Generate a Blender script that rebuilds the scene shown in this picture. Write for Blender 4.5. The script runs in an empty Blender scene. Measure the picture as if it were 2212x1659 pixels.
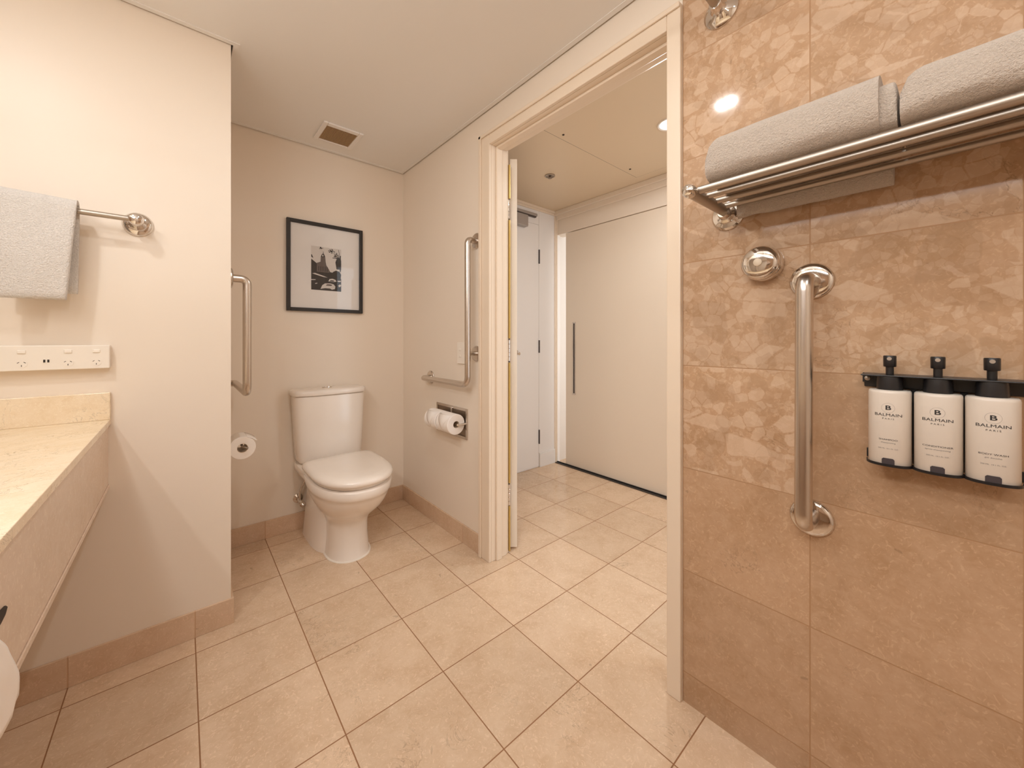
import bpy, bmesh, math, random
from mathutils import Vector, Matrix, noise
C = bpy.context.scene.collection
PI = math.pi
sc = bpy.context.scene

# ------------------------------------------------------------ camera, exposure, lights
cam_d = bpy.data.cameras.new('camera')
cam_d.sensor_width = 36.0
cam_d.lens = 820.22 / 2212 * 36.0
cam_d.shift_x = (1106 - 1089.0) / 2212
cam_d.shift_y = (733.2 - 829.5) / 2212
cam_d.clip_start = 0.02
cam = bpy.data.objects.new('camera', cam_d)
C.objects.link(cam)
cam.location = (-1.16402, -2.45641, 1.1)
cam.rotation_euler = (PI / 2, 0, -0.7022)
sc.camera = cam

sc.view_settings.view_transform = 'Standard'
sc.view_settings.look = 'None'
sc.view_settings.gamma = 1
sc.view_settings.use_curve_mapping = False
sc.view_settings.exposure = 0.0
sc.cycles.max_bounces = 12
sc.cycles.diffuse_bounces = 8
sc.cycles.glossy_bounces = 6
sc.cycles.sample_clamp_indirect = 4.0
sc.cycles.use_denoising = True

world = bpy.data.worlds.new('world')
world.use_nodes = True
world.node_tree.nodes['Background'].inputs[0].default_value = (0.9, 0.94, 1, 1)
world.node_tree.nodes['Background'].inputs[1].default_value = 0.3
sc.world = world

ZC = 2.2421          # ceiling height
YL = -0.64526        # face of the towel partition
XL = -1.02157        # its free corner
XV = -1.95           # wall behind the vanity
YF = -3.7            # wall behind the camera
WARM = (0.98, 1.0, 1.01)


def area(name, loc, size, power, color=WARM, rot=(0, 0, 0), shape='DISK', size_y=None, spread=None):
    l = bpy.data.lights.new(name, 'AREA')
    l.shape = shape
    l.size = size
    if size_y:
        l.size_y = size_y
    l.energy = power
    l.color = color
    if spread:
        l.spread = spread
    o = bpy.data.objects.new(name, l)
    o.location = loc
    o.rotation_euler = rot
    C.objects.link(o)
    return o


area('bathroom_downlight_lamp', (-0.82, -1.775, ZC - 0.012), 0.035, 2.1)
area('bathroom_downlight_lamp', (-0.825, -1.735, ZC - 0.012), 0.035, 2.1)
area('vanity_downlight_lamp', (-1.70, -1.45, ZC - 0.012), 0.08, 5.0)
area('vanity_downlight_lamp', (-1.62, -2.35, ZC - 0.012), 0.12, 4.5)
area('shower_downlight_lamp', (-0.80, -3.05, ZC - 0.012), 0.12, 4.5)
area('mirror_light_lamp', (XV + 0.075, -2.3, 1.925), 1.5, 11.5, (0.98, 1.0, 1.02), (0, PI / 2, 0), 'RECTANGLE', 0.08)  # unseen strip added to lift the ambient light of the room
bpy.data.objects['mirror_light_lamp'].rotation_euler = (PI / 2, 0, -PI / 2)
area('hall_downlight_lamp', (0.805, -1.49, ZC - 0.014), 0.10, 6.0)
area('hall_downlight_lamp', (0.80, -2.7, ZC - 0.014), 0.12, 6.0)
area('bedroom_daylight', (0.78, -3.62, 1.25), 1.1, 18, (0.66, 0.84, 1.0), (PI / 2, 0, 0), 'RECTANGLE', 1.9)

area('side_room_daylight', (1.95, -1.60, 1.35), 0.6, 11, (0.95, 0.98, 1.0), (PI / 2, 0, 0), 'RECTANGLE', 1.6)

# ------------------------------------------------------------ node helpers


class NT:
    def __init__(s, name):
        s.m = bpy.data.materials.new(name)
        s.m.use_nodes = True
        s.t = s.m.node_tree
        s.b = s.t.nodes['Principled BSDF']

    def n(s, kind, **kw):
        nd = s.t.nodes.new(kind)
        for k, v in kw.items():
            setattr(nd, k, v)
        return nd

    def link(s, a, b):
        s.t.links.new(a, b)

    def put(s, sock, v):
        if isinstance(v, (int, float)):
            sock.default_value = v
        elif isinstance(v, (tuple, list)):
            sock.default_value = tuple(v) + ((1,) if len(v) == 3 and len(sock.default_value) == 4 else ())
        else:
            s.link(v, sock)

    def math(s, op, a, b=0.0, clamp=False):
        nd = s.n('ShaderNodeMath', operation=op, use_clamp=clamp)
        s.put(nd.inputs[0], a)
        s.put(nd.inputs[1], b)
        return nd.outputs[0]

    def mix(s, f, a, b, blend='MIX'):
        nd = s.n('ShaderNodeMix', data_type='RGBA', blend_type=blend)
        s.put(nd.inputs[0], f)
        s.put(nd.inputs[6], a)
        s.put(nd.inputs[7], b)
        return nd.outputs[2]

    def ramp(s, v, lo, hi):
        nd = s.n('ShaderNodeMapRange')
        nd.inputs[1].default_value = lo
        nd.inputs[2].default_value = hi
        s.put(nd.inputs[0], v)
        return nd.outputs[0]

    def noise(s, vec, scale, detail=4, rough=0.55, dist=0.0):
        nd = s.n('ShaderNodeTexNoise')
        nd.inputs['Scale'].default_value = scale
        nd.inputs['Detail'].default_value = detail
        nd.inputs['Roughness'].default_value = rough
        nd.inputs['Distortion'].default_value = dist
        s.link(vec, nd.inputs['Vector'])
        return nd

    def bump(s, h, strength=0.2, dist=0.002):
        nd = s.n('ShaderNodeBump')
        nd.inputs['Strength'].default_value = strength
        nd.inputs['Distance'].default_value = dist
        s.link(h, nd.inputs['Height'])
        s.link(nd.outputs[0], s.b.inputs['Normal'])


def srgb(r, g, b):
    def f(c):
        c /= 255
        return c / 12.92 if c <= 0.04045 else ((c + 0.055) / 1.055) ** 2.4
    return (f(r), f(g), f(b))


def plain(name, col, rough=0.5, metal=0.0, coat=0.0, spec=0.5, bump=None, sheen=0.0):
    t = NT(name)
    t.b.inputs['Base Color'].default_value = (*col, 1)
    t.b.inputs['Roughness'].default_value = rough
    t.b.inputs['Metallic'].default_value = metal
    t.b.inputs['Coat Weight'].default_value = coat
    t.b.inputs['Coat Roughness'].default_value = 0.06
    t.b.inputs['Specular IOR Level'].default_value = spec
    t.b.inputs['Sheen Weight'].default_value = sheen
    tc = t.n('ShaderNodeTexCoord').outputs['Object']
    if bump:
        nz = t.noise(tc, bump[0], bump[3] if len(bump) > 3 else 3)
        t.bump(nz.outputs[0], bump[1], bump[2])
    else:                                        # very faint mottling so that no surface is dead flat
        nz = t.noise(tc, 6.0, 3)
        v = t.ramp(nz.outputs[0], 0.3, 0.7)
        t.link(t.mix(v, tuple(x * 0.97 for x in col), col), t.b.inputs['Base Color'])
    return t.m


def stone(name, c0, c1, c2, u, v, u0, v0, su, sv, gw, groutc, rough=0.22, clast=0.0, clast_split=None,
          scale=1.0, vein=0.35, vary=0.10, grout_on=True):
    """polished limestone cut in tiles: u, v = axis numbers of the tiling (None = no joints that way)"""
    t = NT(name)
    tc = t.n('ShaderNodeTexCoord').outputs['Object']
    sep = t.n('ShaderNodeSeparateXYZ')
    t.link(tc, sep.inputs[0])
    ids, ds = [], []
    for ax, o0, s_ in ((u, u0, su), (v, v0, sv)):
        if ax is None:
            ids.append(0.0)
            continue
        q = t.math('DIVIDE', t.math('SUBTRACT', sep.outputs[ax], o0), s_)
        fl = t.math('FLOOR', q)
        fr = t.math('SUBTRACT', q, fl)
        d = t.math('MULTIPLY', t.math('MINIMUM', fr, t.math('SUBTRACT', 1.0, fr)), s_)
        ids.append(fl)
        ds.append(d)
    cid = t.n('ShaderNodeCombineXYZ')
    t.put(cid.inputs[0], ids[0])
    t.put(cid.inputs[1], ids[1])
    wn = t.n('ShaderNodeTexWhiteNoise', noise_dimensions='3D')
    t.link(cid.outputs[0], wn.inputs['Vector'])
    off = t.n('ShaderNodeVectorMath', operation='SCALE')
    t.link(wn.outputs['Color'], off.inputs[0])
    off.inputs['Scale'].default_value = 9.0
    add = t.n('ShaderNodeVectorMath', operation='ADD')
    t.link(tc, add.inputs[0])
    t.link(off.outputs[0], add.inputs[1])
    P = add.outputs[0]
    # large clouds, fine mottling
    big = t.ramp(t.noise(P, 7 * scale, 6, 0.6, 0.6).outputs[0], 0.38, 0.64)
    fine = t.ramp(t.noise(P, 42 * scale, 5, 0.65, 1.2).outputs[0], 0.40, 0.68)
    col = t.mix(big, c0, c1)
    col = t.mix(t.math('MULTIPLY', fine, 0.40), col, c2)
    # short squiggly pale shell marks
    sq = t.noise(P, 60 * scale, 2, 0.5, 2.5).outputs[0]
    sqm = t.math('MULTIPLY', t.ramp(sq, 0.59, 0.66), 0.36)
    col = t.mix(sqm, col, tuple(min(1, x * 1.16) for x in c2))
    # thin rusty veins
    vn = t.noise(P, 5.5 * scale, 5, 0.7, 1.8).outputs[0]
    ve = t.math('SUBTRACT', 1.0, t.ramp(t.math('ABSOLUTE', t.math('SUBTRACT', vn, 0.5)), 0.0, 0.012))
    patch = t.ramp(t.noise(P, 3.1 * scale, 2).outputs[0], 0.40 if vein > 0.7 else 0.56, 0.60 if vein > 0.7 else 0.68)
    col = t.mix(t.math('MULTIPLY', t.math('MULTIPLY', ve, patch), vein), col, tuple(x * 0.52 for x in c1))
    # small pits filled with brown
    pit = t.ramp(t.noise(P, 30 * scale, 1, 0.4, 0.8).outputs[0], 0.79, 0.81)
    col = t.mix(t.math('MULTIPLY', pit, 0.40), col, tuple(x * 0.5 for x in c1))
    if clast:
        wob = t.noise(P, 26 * scale, 3)
        w2 = t.n('ShaderNodeVectorMath', operation='SCALE')
        t.link(wob.outputs['Color'], w2.inputs[0])
        w2.inputs['Scale'].default_value = 0.014
        pa = t.n('ShaderNodeVectorMath', operation='ADD')
        t.link(P, pa.inputs[0])
        t.link(w2.outputs[0], pa.inputs[1])
        mp = t.n('ShaderNodeMapping')
        mp.inputs['Rotation'].default_value = (0.6, 0.3, 0.2)
        mp.inputs['Scale'].default_value = (1.0, 0.72, 1.45)
        t.link(pa.outputs[0], mp.inputs['Vector'])
        cl = col
        for sca, amt, thr, dark in ((15, 0.62, 0.70, False), (34, 0.50, 0.62, False), (70, 0.30, 0.6, False), (11, 0.30, 0.84, True), (25, 0.22, 0.84, True)):
            vo = t.n('ShaderNodeTexVoronoi')
            vo.inputs['Scale'].default_value = sca
            vo.inputs['Randomness'].default_value = 1.0
            t.link(mp.outputs[0] if sca == 15 else pa.outputs[0], vo.inputs['Vector'])
            ve_ = t.n('ShaderNodeTexVoronoi', feature='DISTANCE_TO_EDGE')
            ve_.inputs['Scale'].default_value = sca
            t.link(mp.outputs[0] if sca == 15 else pa.outputs[0], ve_.inputs['Vector'])
            sx = t.n('ShaderNodeSeparateColor')
            t.link(vo.outputs['Color'], sx.inputs[0])
            isl = t.ramp(sx.outputs[0], thr, thr + 0.04)
            inn = t.ramp(ve_.outputs['Distance'], 0.03, 0.06)
            f = t.math('MULTIPLY', t.math('MULTIPLY', isl, inn), amt)
            tgt = tuple(x * 0.80 for x in c1) if dark else (min(1, c2[0] * 1.10), min(1, c2[1] * 1.16), min(1, c2[2] * 1.26))
            cl = t.mix(f, cl, tgt)
        if clast_split is not None:
            # lower courses are a plainer cut of the stone; a sprinkling of rows between is mixed
            mz = t.math('GREATER_THAN', t.math('ADD', ids[1], t.math('MULTIPLY', wn.outputs['Value'], 0.9)), clast_split)
            f = t.math('MULTIPLY_ADD', mz, clast * 0.86)
            t.t.nodes[-1].inputs[2].default_value = clast * 0.14
        else:
            f = clast
        col = t.mix(f, col, cl)
    # tile to tile variation
    bv = t.math('MULTIPLY_ADD', wn.outputs['Value'], vary)
    t.t.nodes[-1].inputs[2].default_value = 1 - vary / 2
    cc = t.n('ShaderNodeCombineColor')
    for i in range(3):
        t.link(bv, cc.inputs[i])
    col = t.mix(1.0, col, cc.outputs[0], 'MULTIPLY')
    h = None
    if ds and grout_on:
        d = ds[0] if len(ds) == 1 else t.math('MINIMUM', ds[0], ds[1])
        g = t.ramp(d, gw * 0.5, gw * 0.8)
        col = t.mix(g, groutc, col)
        h = g
        t.bump(h, 0.35, 0.0012)
        rr = t.mix(g, (0.7, 0.7, 0.7), (rough, rough, rough))
        t.link(rr, t.b.inputs['Roughness'])
    else:
        t.b.inputs['Roughness'].default_value = rough
    t.link(col, t.b.inputs['Base Color'])
    t.b.inputs['Specular IOR Level'].default_value = 0.5
    return t.m


M = {}
M['wall'] = plain('beige_wall_paint', srgb(234, 222, 207), 0.42, bump=(90, 0.05, 0.001))
M['hall_ceil'] = plain('hall_ceiling_paint', srgb(222, 204, 178), 0.4, bump=(120, 0.03, 0.001))
M['ceil'] = plain('ceiling_paint', srgb(236, 234, 231), 0.55, bump=(120, 0.03, 0.001))
M['trim'] = plain('cream_gloss_paint', srgb(231, 214, 193), 0.28, bump=(60, 0.03, 0.0006))
M['white'] = plain('white_gloss_paint', srgb(236, 232, 228), 0.25, bump=(60, 0.03, 0.0006))
M['door'] = plain('cream_door_laminate', srgb(232, 219, 202), 0.35, bump=(70, 0.02, 0.0006))
M['white_plastic'] = plain('white_plastic', srgb(240, 232, 220), 0.3)
M['porcelain'] = plain('white_porcelain', srgb(241, 232, 222), 0.2, coat=0.12)
M['seat'] = plain('white_seat_plastic', srgb(243, 234, 224), 0.18, coat=0.3)
M['chrome'] = plain('polished_chrome', (0.74, 0.70, 0.66), 0.06, 1.0)
M['steel'] = plain('satin_stainless', (0.66, 0.60, 0.54), 0.27, 1.0)
M['rod'] = plain('polished_steel_rod', (0.47, 0.41, 0.35), 0.42, 1.0)
M['darksteel'] = plain('dark_recess_steel', (0.28, 0.22, 0.17), 0.35, 1.0)
M['black'] = plain('black_plastic', (0.012, 0.011, 0.012), 0.35)
M['blacktrack'] = plain('black_track', (0.02, 0.018, 0.018), 0.3)
M['slot'] = plain('dark_slot', (0.03, 0.02, 0.015), 0.7)
M['brass'] = plain('brass_strip', (0.62, 0.44, 0.14), 0.4, 0.6)
M['frame'] = plain('dark_brown_frame', (0.020, 0.014, 0.010), 0.35)
M['mat'] = plain('white_mount_board', srgb(242, 234, 226), 0.8)
M['print_dark'] = plain('print_dark', (0.045, 0.036, 0.03), 0.7)
M['print_mid'] = plain('print_mid', (0.16, 0.12, 0.10), 0.7)
M['print_light'] = plain('print_light', srgb(222, 212, 202), 0.7)
M['paper'] = plain('tissue_paper', srgb(244, 238, 232), 0.9, bump=(160, 0.15, 0.001))
M['bottle'] = plain('satin_white_bottle', srgb(219, 208, 195), 0.38)
M['ink'] = plain('black_ink', (0.02, 0.018, 0.018), 0.6)
M['inkthin'] = plain('grey_ink', (0.22, 0.20, 0.19), 0.6)
M['window'] = plain('smoky_window', (0.06, 0.05, 0.055), 0.25)
M['grille'] = plain('tan_vent_grille', srgb(176, 146, 106), 0.5)
M['grilledark'] = plain('vent_shadow', srgb(96, 70, 44), 0.8)
M['grey'] = plain('grey_metal_paint', (0.42, 0.39, 0.37), 0.35, 0.4)
M['greydark'] = plain('dark_grey_metal', (0.06, 0.045, 0.04), 0.4)
M['puck'] = plain('cream_button', srgb(214, 196, 172), 0.5)
M['line'] = plain('joint_line', srgb(130, 105, 78), 0.8)


def towel_mat(name, col):
    t = NT(name)
    tc = t.n('ShaderNodeTexCoord').outputs['Object']
    a = t.noise(tc, 260, 3, 0.7).outputs[0]
    b = t.noise(tc, 60, 3).outputs[0]
    h = t.math('ADD', a, t.math('MULTIPLY', b, 0.5))
    t.bump(h, 1.0, 0.006)
    v = t.ramp(a, 0.3, 0.7)
    t.link(t.mix(v, tuple(x * 0.86 for x in col), col), t.b.inputs['Base Color'])
    t.b.inputs['Roughness'].default_value = 1.0
    t.b.inputs['Sheen Weight'].default_value = 0.3
    t.b.inputs['Specular IOR Level'].default_value = 0.1
    return t.m


M['towel'] = towel_mat('white_terry', srgb(244, 238, 231))
M['bath_towel'] = towel_mat('washed_terry', srgb(208, 193, 178))  # same white terry, base darkened to offset the downlight over the rack

t = NT('picture_glass')
gl = t.n('ShaderNodeBsdfGlossy')
gl.inputs['Roughness'].default_value = 0.03
tr = t.n('ShaderNodeBsdfTransparent')
fr = t.n('ShaderNodeFresnel')
fr.inputs[0].default_value = 1.3
mx = t.n('ShaderNodeMixShader')
t.link(fr.outputs[0], mx.inputs[0])
t.link(tr.outputs[0], mx.inputs[1])
t.link(gl.outputs[0], mx.inputs[2])
t.link(mx.outputs[0], t.t.nodes['Material Output'].inputs[0])
M['glass'] = t.m

t = NT('lamp_diffuser')
t.b.inputs['Base Color'].default_value = (1, 0.95, 0.85, 1)
t.b.inputs['Emission Color'].default_value = (1, 0.90, 0.74, 1)
t.b.inputs['Emission Strength'].default_value = 3.0
M['lamp'] = t.m

TS = 0.31185
FLOORC = (srgb(218, 192, 164), srgb(207, 178, 148), srgb(230, 208, 184))
M['floor'] = stone('limestone_floor', *FLOORC, 0, 1, -0.50589, -0.74217, TS, TS, 0.0026, srgb(150, 108, 74), 0.17,
                   vein=0.6, vary=0.13)
M['skirt'] = stone('limestone_skirting', srgb(213, 185, 158), srgb(205, 174, 145), srgb(222, 197, 172), 0, 1,
                   -0.50589, -0.74217, TS, TS, 0.003, srgb(196, 160, 128), 0.25, vein=0.4, scale=1.3)
M['shower'] = stone('limestone_shower', srgb(186, 152, 121), srgb(174, 139, 106), srgb(199, 168, 138), 1, 2,
                    -1.924, 0.091, 0.3080, 0.31, 0.0022, srgb(170, 132, 96), 0.07, clast=1.0, clast_split=2.45,
                    vein=0.6, vary=0.13)
M['marble'] = stone('cream_marble', srgb(238, 220, 192), srgb(231, 209, 176), srgb(244, 229, 206), None, None, 0, 0, 1, 1,
                    0.002, (0, 0, 0), 0.16, scale=2.2, vein=0.8, vary=0.0)
M['apron'] = stone('pinkish_marble', srgb(218, 197, 178), srgb(211, 188, 167), srgb(225, 206, 188), None, None, 0, 0, 1, 1,
                   0.002, (0, 0, 0), 0.2, scale=1.0, vein=0.25, vary=0.0)

# ------------------------------------------------------------ mesh helpers


class MB:
    def __init__(s):
        s.v, s.f, s.mi, s.sm = [], [], [], []

    def add(s, verts, faces, mi=0, smooth=False):
        o = len(s.v)
        s.v += [tuple(x) for x in verts]
        for f in faces:
            s.f.append(tuple(i + o for i in f))
            s.mi.append(mi)
            s.sm.append(smooth)
        return s

    def box(s, x0, x1, y0, y1, z0, z1, mi=0):
        x0, x1 = sorted((x0, x1)); y0, y1 = sorted((y0, y1)); z0, z1 = sorted((z0, z1))
        v = [(x, y, z) for z in (z0, z1) for y in (y0, y1) for x in (x0, x1)]
        return s.add(v, [(0, 2, 3, 1), (4, 5, 7, 6), (0, 1, 5, 4), (2, 6, 7, 3), (0, 4, 6, 2), (1, 3, 7, 5)], mi)

    def rings(s, rr, closed=True, caps=(True, True), mi=0, smooth=True):
        n = len(rr[0])
        v = [p for r in rr for p in r]
        f = []
        for i in range(len(rr) - 1):
            for j in range(n if closed else n - 1):
                k = (j + 1) % n
                f.append((i * n + j, i * n + k, (i + 1) * n + k, (i + 1) * n + j))
        if closed and caps[0]:
            f.append(tuple(reversed(range(n))))
        if closed and caps[1]:
            f.append(tuple((len(rr) - 1) * n + j for j in range(n)))
        return s.add(v, f, mi, smooth)

    def tube(s, pts, r, n=16, mi=0, caps=(True, True)):
        pts = [Vector(p) for p in pts]
        rs = r if isinstance(r, (list, tuple)) else [r] * len(pts)
        rr = []
        up = None
        for i, p in enumerate(pts):
            if i == 0:
                d = pts[1] - p
            elif i == len(pts) - 1:
                d = p - pts[i - 1]
            else:
                d = (pts[i + 1] - p).normalized() + (p - pts[i - 1]).normalized()
            d.normalize()
            if up is None:
                up = Vector((0, 0, 1)) if abs(d.z) < 0.9 else Vector((1, 0, 0))
            a = up - d * up.dot(d)
            a.normalize()
            b = d.cross(a)
            up = a
            rr.append([tuple(p + (a * math.cos(k * 2 * PI / n) + b * math.sin(k * 2 * PI / n)) * rs[i]) for k in range(n)])
        return s.rings(rr, caps=caps, mi=mi)

    def lathe(s, prof, o, axis, n=32, mi=0):
        """prof = (distance along axis, radius) pairs"""
        axis = Vector(axis).normalized()
        a = Vector((0, 0, 1)) if abs(axis.z) < 0.9 else Vector((1, 0, 0))
        a = (a - axis * a.dot(axis)).normalized()
        b = axis.cross(a)
        o = Vector(o)
        rr = [[tuple(o + axis * h + (a * math.cos(k * 2 * PI / n) + b * math.sin(k * 2 * PI / n)) * max(r, 1e-4))
               for k in range(n)] for h, r in prof]
        return s.rings(rr, mi=mi)

    def build(s, name, mats, parent=None, bevel=0.0, seg=2, edge=None, sub=0):
        me = bpy.data.meshes.new(name)
        me.from_pydata(s.v, [], s.f)
        if not isinstance(mats, (list, tuple)):
            mats = [mats]
        for m in mats:
            me.materials.append(M[m])
        for i, p in enumerate(me.polygons):
            p.material_index = s.mi[i]
            p.use_smooth = s.sm[i]
        bm = bmesh.new()
        bm.from_mesh(me)
        bmesh.ops.recalc_face_normals(bm, faces=bm.faces)
        bm.to_mesh(me)
        bm.free()
        if any(s.sm):
            me.set_sharp_from_angle(angle=math.radians(edge or 38))
        o = bpy.data.objects.new(name, me)
        C.objects.link(o)
        if bevel:
            b = o.modifiers.new('bevel', 'BEVEL')
            b.width = bevel
            b.segments = seg
            b.limit_method = 'ANGLE'
            b.angle_limit = math.radians(50)
        if sub:
            q = o.modifiers.new('sub', 'SUBSURF')
            q.levels = q.render_levels = sub
        if parent:
            o.parent = parent
            o.matrix_parent_inverse = Matrix.Translation(-Vector(parent.location))
        return o


def thing(name, label, cat, loc, group=None):
    o = bpy.data.objects.new(name, None)
    o.empty_display_size = 0.05
    o.location = loc
    C.objects.link(o)
    o['label'] = label
    o['category'] = cat
    if group:
        o['group'] = group
    return o


def tag(o, label, cat, group=None):
    o['label'] = label
    o['category'] = cat
    if group:
        o['group'] = group
    return o


def struct(o, label=None):
    o['kind'] = 'structure'
    if label:
        o['label'] = label
    return o


def bend(pts, r, seg=8):
    """polyline with rounded corners"""
    pts = [Vector(p) for p in pts]
    out = [pts[0]]
    for i in range(1, len(pts) - 1):
        p = pts[i]
        a = (pts[i - 1] - p).normalized()
        b = (pts[i + 1] - p).normalized()
        rr = min(r, (pts[i - 1] - p).length * 0.49, (pts[i + 1] - p).length * 0.49)
        q0, q1 = p + a * rr, p + b * rr
        for k in range(seg + 1):
            t_ = k / seg
            out.append(q0 * (1 - t_) ** 2 + p * 2 * t_ * (1 - t_) + q1 * t_ ** 2)
    out.append(pts[-1])
    return out


def super_ring(cx, cy, z, hw, yf, yb, pf=2.3, pb=4.0, n=48):
    """horizontal D-shaped ring: half width hw, front at yf (towards -y), back at yb"""
    ym = cy
    r = []
    for k in range(n):
        a = 2 * PI * k / n
        c_, s_ = math.cos(a), math.sin(a)
        p = pf if s_ < 0 else pb
        x = hw * math.copysign(abs(c_) ** (2 / p), c_)
        y = (ym - yf if s_ < 0 else yb - ym) * math.copysign(abs(s_) ** (2 / p), s_)
        r.append((cx + x, ym + y, z))
    return r


# ------------------------------------------------------------ the setting
HX0, HX1 = 0.10, 1.403          # hallway between the bathroom wall and the sliding door wall
HY1 = -0.143
b = MB()
b.box(XV - 0.1, 2.45, YF - 0.1, 0.1, -0.08, 0)
struct(b.build('floor', 'floor'))

TOP = ZC + 0.07
b = MB()
g = 0.007
b.box(XV + g, -g, YF + g, YL - g, ZC, ZC + 0.02)
b.box(XL + g, -g, YL - g, -g, ZC, ZC + 0.02)
b.box(XV - 0.1, 2.45, YF - 0.1, 0.1, TOP, TOP + 0.05)
b.box(HX0, HX1 + 0.1, YF, HY1 + 0.05, ZC + 0.002, ZC + 0.02, 1)
struct(b.build('ceiling', ['ceil', 'hall_ceil']))
# pale edging bead round the ceiling board
b = MB()
e, w = 0.0018, 0.02
b.box(XL + g, -g, -g, -g - w, ZC - e, ZC)
b.box(-g, -g - w, YF + g, -g - w, ZC - e, ZC)
b.box(XV + g, XL + g, YL - g, YL - g - w, ZC - e, ZC)
b.box(XL + g, XL + g + w, YL - g - w, -g - w, ZC - e, ZC)
b.box(XV + g, XV + g + w, YF + g, YL - g - w, ZC - e, ZC)
struct(b.build('trim_5', 'ceil'))

b = MB().box(XL, 0.1, 0, 0.1, 0, TOP)
struct(b.build('wall_back', 'wall'))
b = MB().box(XV - 0.1, XL, YL, 0.1, 0, TOP)
struct(b.build('wall_partition', 'wall'))
b = MB().box(XV - 0.1, XV, YF, YL, 0, TOP)
struct(b.build('wall_left', 'wall'))
b = MB().box(XV - 0.1, HX1 + 0.2, YF - 0.1, YF, 0, TOP)
struct(b.build('wall_front', 'wall'))
# wall with the doorway
DY0, DY1, DZ = -0.985, -1.881, 2.060      # clear opening between linings
b = MB()
b.box(0, 0.1, 0, DY0 + 0.02, 0, TOP)
b.box(0, 0.1, DY0 + 0.02, DY1 - 0.02, DZ + 0.02, TOP)
b.box(0, 0.1, DY1 - 0.02, -1.924, 0, TOP)
struct(b.build('wall_right', 'wall'))
b = MB().box(0, 0.1, -1.924, YF, 0, TOP)
struct(b.build('wall_shower', 'shower'))

# door lining and architrave
b = MB()
b.box(0.0, 0.1, DY0, DY0 + 0.02, 0, DZ + 0.02)
b.box(0.0, 0.1, DY1 - 0.02, DY1, 0, DZ + 0.02)
b.box(0.0, 0.1, DY0, DY1, DZ, DZ + 0.02)
b.box(0.025, 0.06, DY0 - 0.011, DY0, 0, DZ)              # stop beads
b.box(0.025, 0.06, DY0 - 0.011, DY1 + 0.011, DZ - 0.011, DZ)
b.box(-0.016, 0, -0.905, DY0, 0, 2.122)
b.box(-0.016, 0, DY1, -1.924, 0, 2.122)
b.box(-0.016, 0, DY0, DY1, DZ, 2.122)
b.box(-0.024, -0.016, -0.905, -0.925, 0, 2.122)
b.box(-0.024, -0.016, -0.905, -1.924, 2.106, 2.122)
b.box(0.1, 0.116, -0.895, DY0 + 0.008, 0, 2.14)
b.box(0.1, 0.116, DY1 - 0.008, -1.97, 0, 2.14)
b.box(0.1, 0.116, DY0, DY1, DZ + 0.01, 2.14)
struct(b.build('trim_1', 'trim', bevel=0.003))

# skirting tiles
zb = 0.0979
b = MB().box(XL, -0.008, -0.009, 0, 0, zb)
struct(b.build('baseboard_back', 'skirt', bevel=0.0015))
b = MB().box(-0.009, 0, 0, -0.905, 0, zb)
struct(b.build('baseboard_right', 'skirt', bevel=0.0015))
b = MB().box(XV, XL + 0.009, YL, YL - 0.009, 0, zb)
b.box(XL, XL + 0.009, YL, -0.009, 0, zb)
struct(b.build('baseboard_left', 'skirt', bevel=0.0015))

# hallway: end wall, its white frame, the leaf with hinges, the fixed panel beside it
b = MB().box(HX0, 2.35, HY1, 0.0, 0, TOP)
struct(b.build('wall_hall_end', 'white'))
b = MB()
b.box(0.30, 1.376, HY1 - 0.012, HY1, 2.205, ZC + 0.002)
b.box(1.376, HX1 + 0.004, HY1 - 0.012, HY1, 0, ZC + 0.002)
b.box(0.30, 1.376, HY1 - 0.019, HY1 - 0.012, 2.222, ZC + 0.002)
b.box(1.392, HX1 + 0.004, HY1 - 0.019, HY1 - 0.012, 0, ZC + 0.002)
struct(b.build('trim_2', 'trim', bevel=0.002))
b = MB().box(1.1825, 1.376, HY1 - 0.006, HY1, 0, 2.205)
b.box(1.1825, 1.376, HY1 - 0.018, HY1 - 0.006, 0, 0.112)
b.box(1.1825, 1.376, HY1 - 0.014, HY1 - 0.006, 0.112, 0.122)
struct(b.build('trim_3', 'white', bevel=0.001))
b = MB().box(0.27, 1.1795, HY1 - 0.006, HY1, 0.006, 2.085)
d2 = struct(b.build('door_2', 'white', bevel=0.001))
b = MB().box(0.27, 1.1795, HY1 - 0.006, HY1, 2.088, 2.205)
struct(b.build('trim_4', 'white', bevel=0.001))
for z0, z1 in ((1.753, 1.873), (0.985, 1.093), (0.201, 0.321)):
    m = MB().lathe([(0, 0.006), (z1 - z0, 0.006)], (1.181, HY1 - 0.011, z0), (0, 0, 1), 12)
    m.box(1.176, 1.186, HY1 - 0.0075, HY1 - 0.0055, z0, z1)
    m.build('hinge', 'greydark', d2)
m = MB().lathe([(0, 0.024), (0.004, 0.024), (0.006, 0.02)], (0.915, HY1 - 0.006, 0.992), (0, -1, 0), 24)
m.tube(bend([(0.915, HY1 - 0.01, 0.992), (0.915, HY1 - 0.055, 0.992), (0.80, HY1 - 0.055, 0.992)], 0.015), 0.008)
m.build('door_handle', 'chrome', d2)
t_ = thing('door_closer', 'grey door closer arm and box at the top of the white entrance door', 'door closer', (0.95, HY1, 2.1))
MB().box(0.62, 1.141, HY1 - 0.030, HY1, 2.146, 2.170).build('slide_rail', 'grey', t_, bevel=0.003)
MB().box(0.63, 1.130, HY1 - 0.026, HY1 - 0.006, 2.136, 2.146).build('arm', 'greydark', t_)
MB().box(0.74, 1.012, HY1 - 0.055, HY1 - 0.006, 2.030, 2.128).build('closer_body', 'grey', t_, bevel=0.008)

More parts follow.
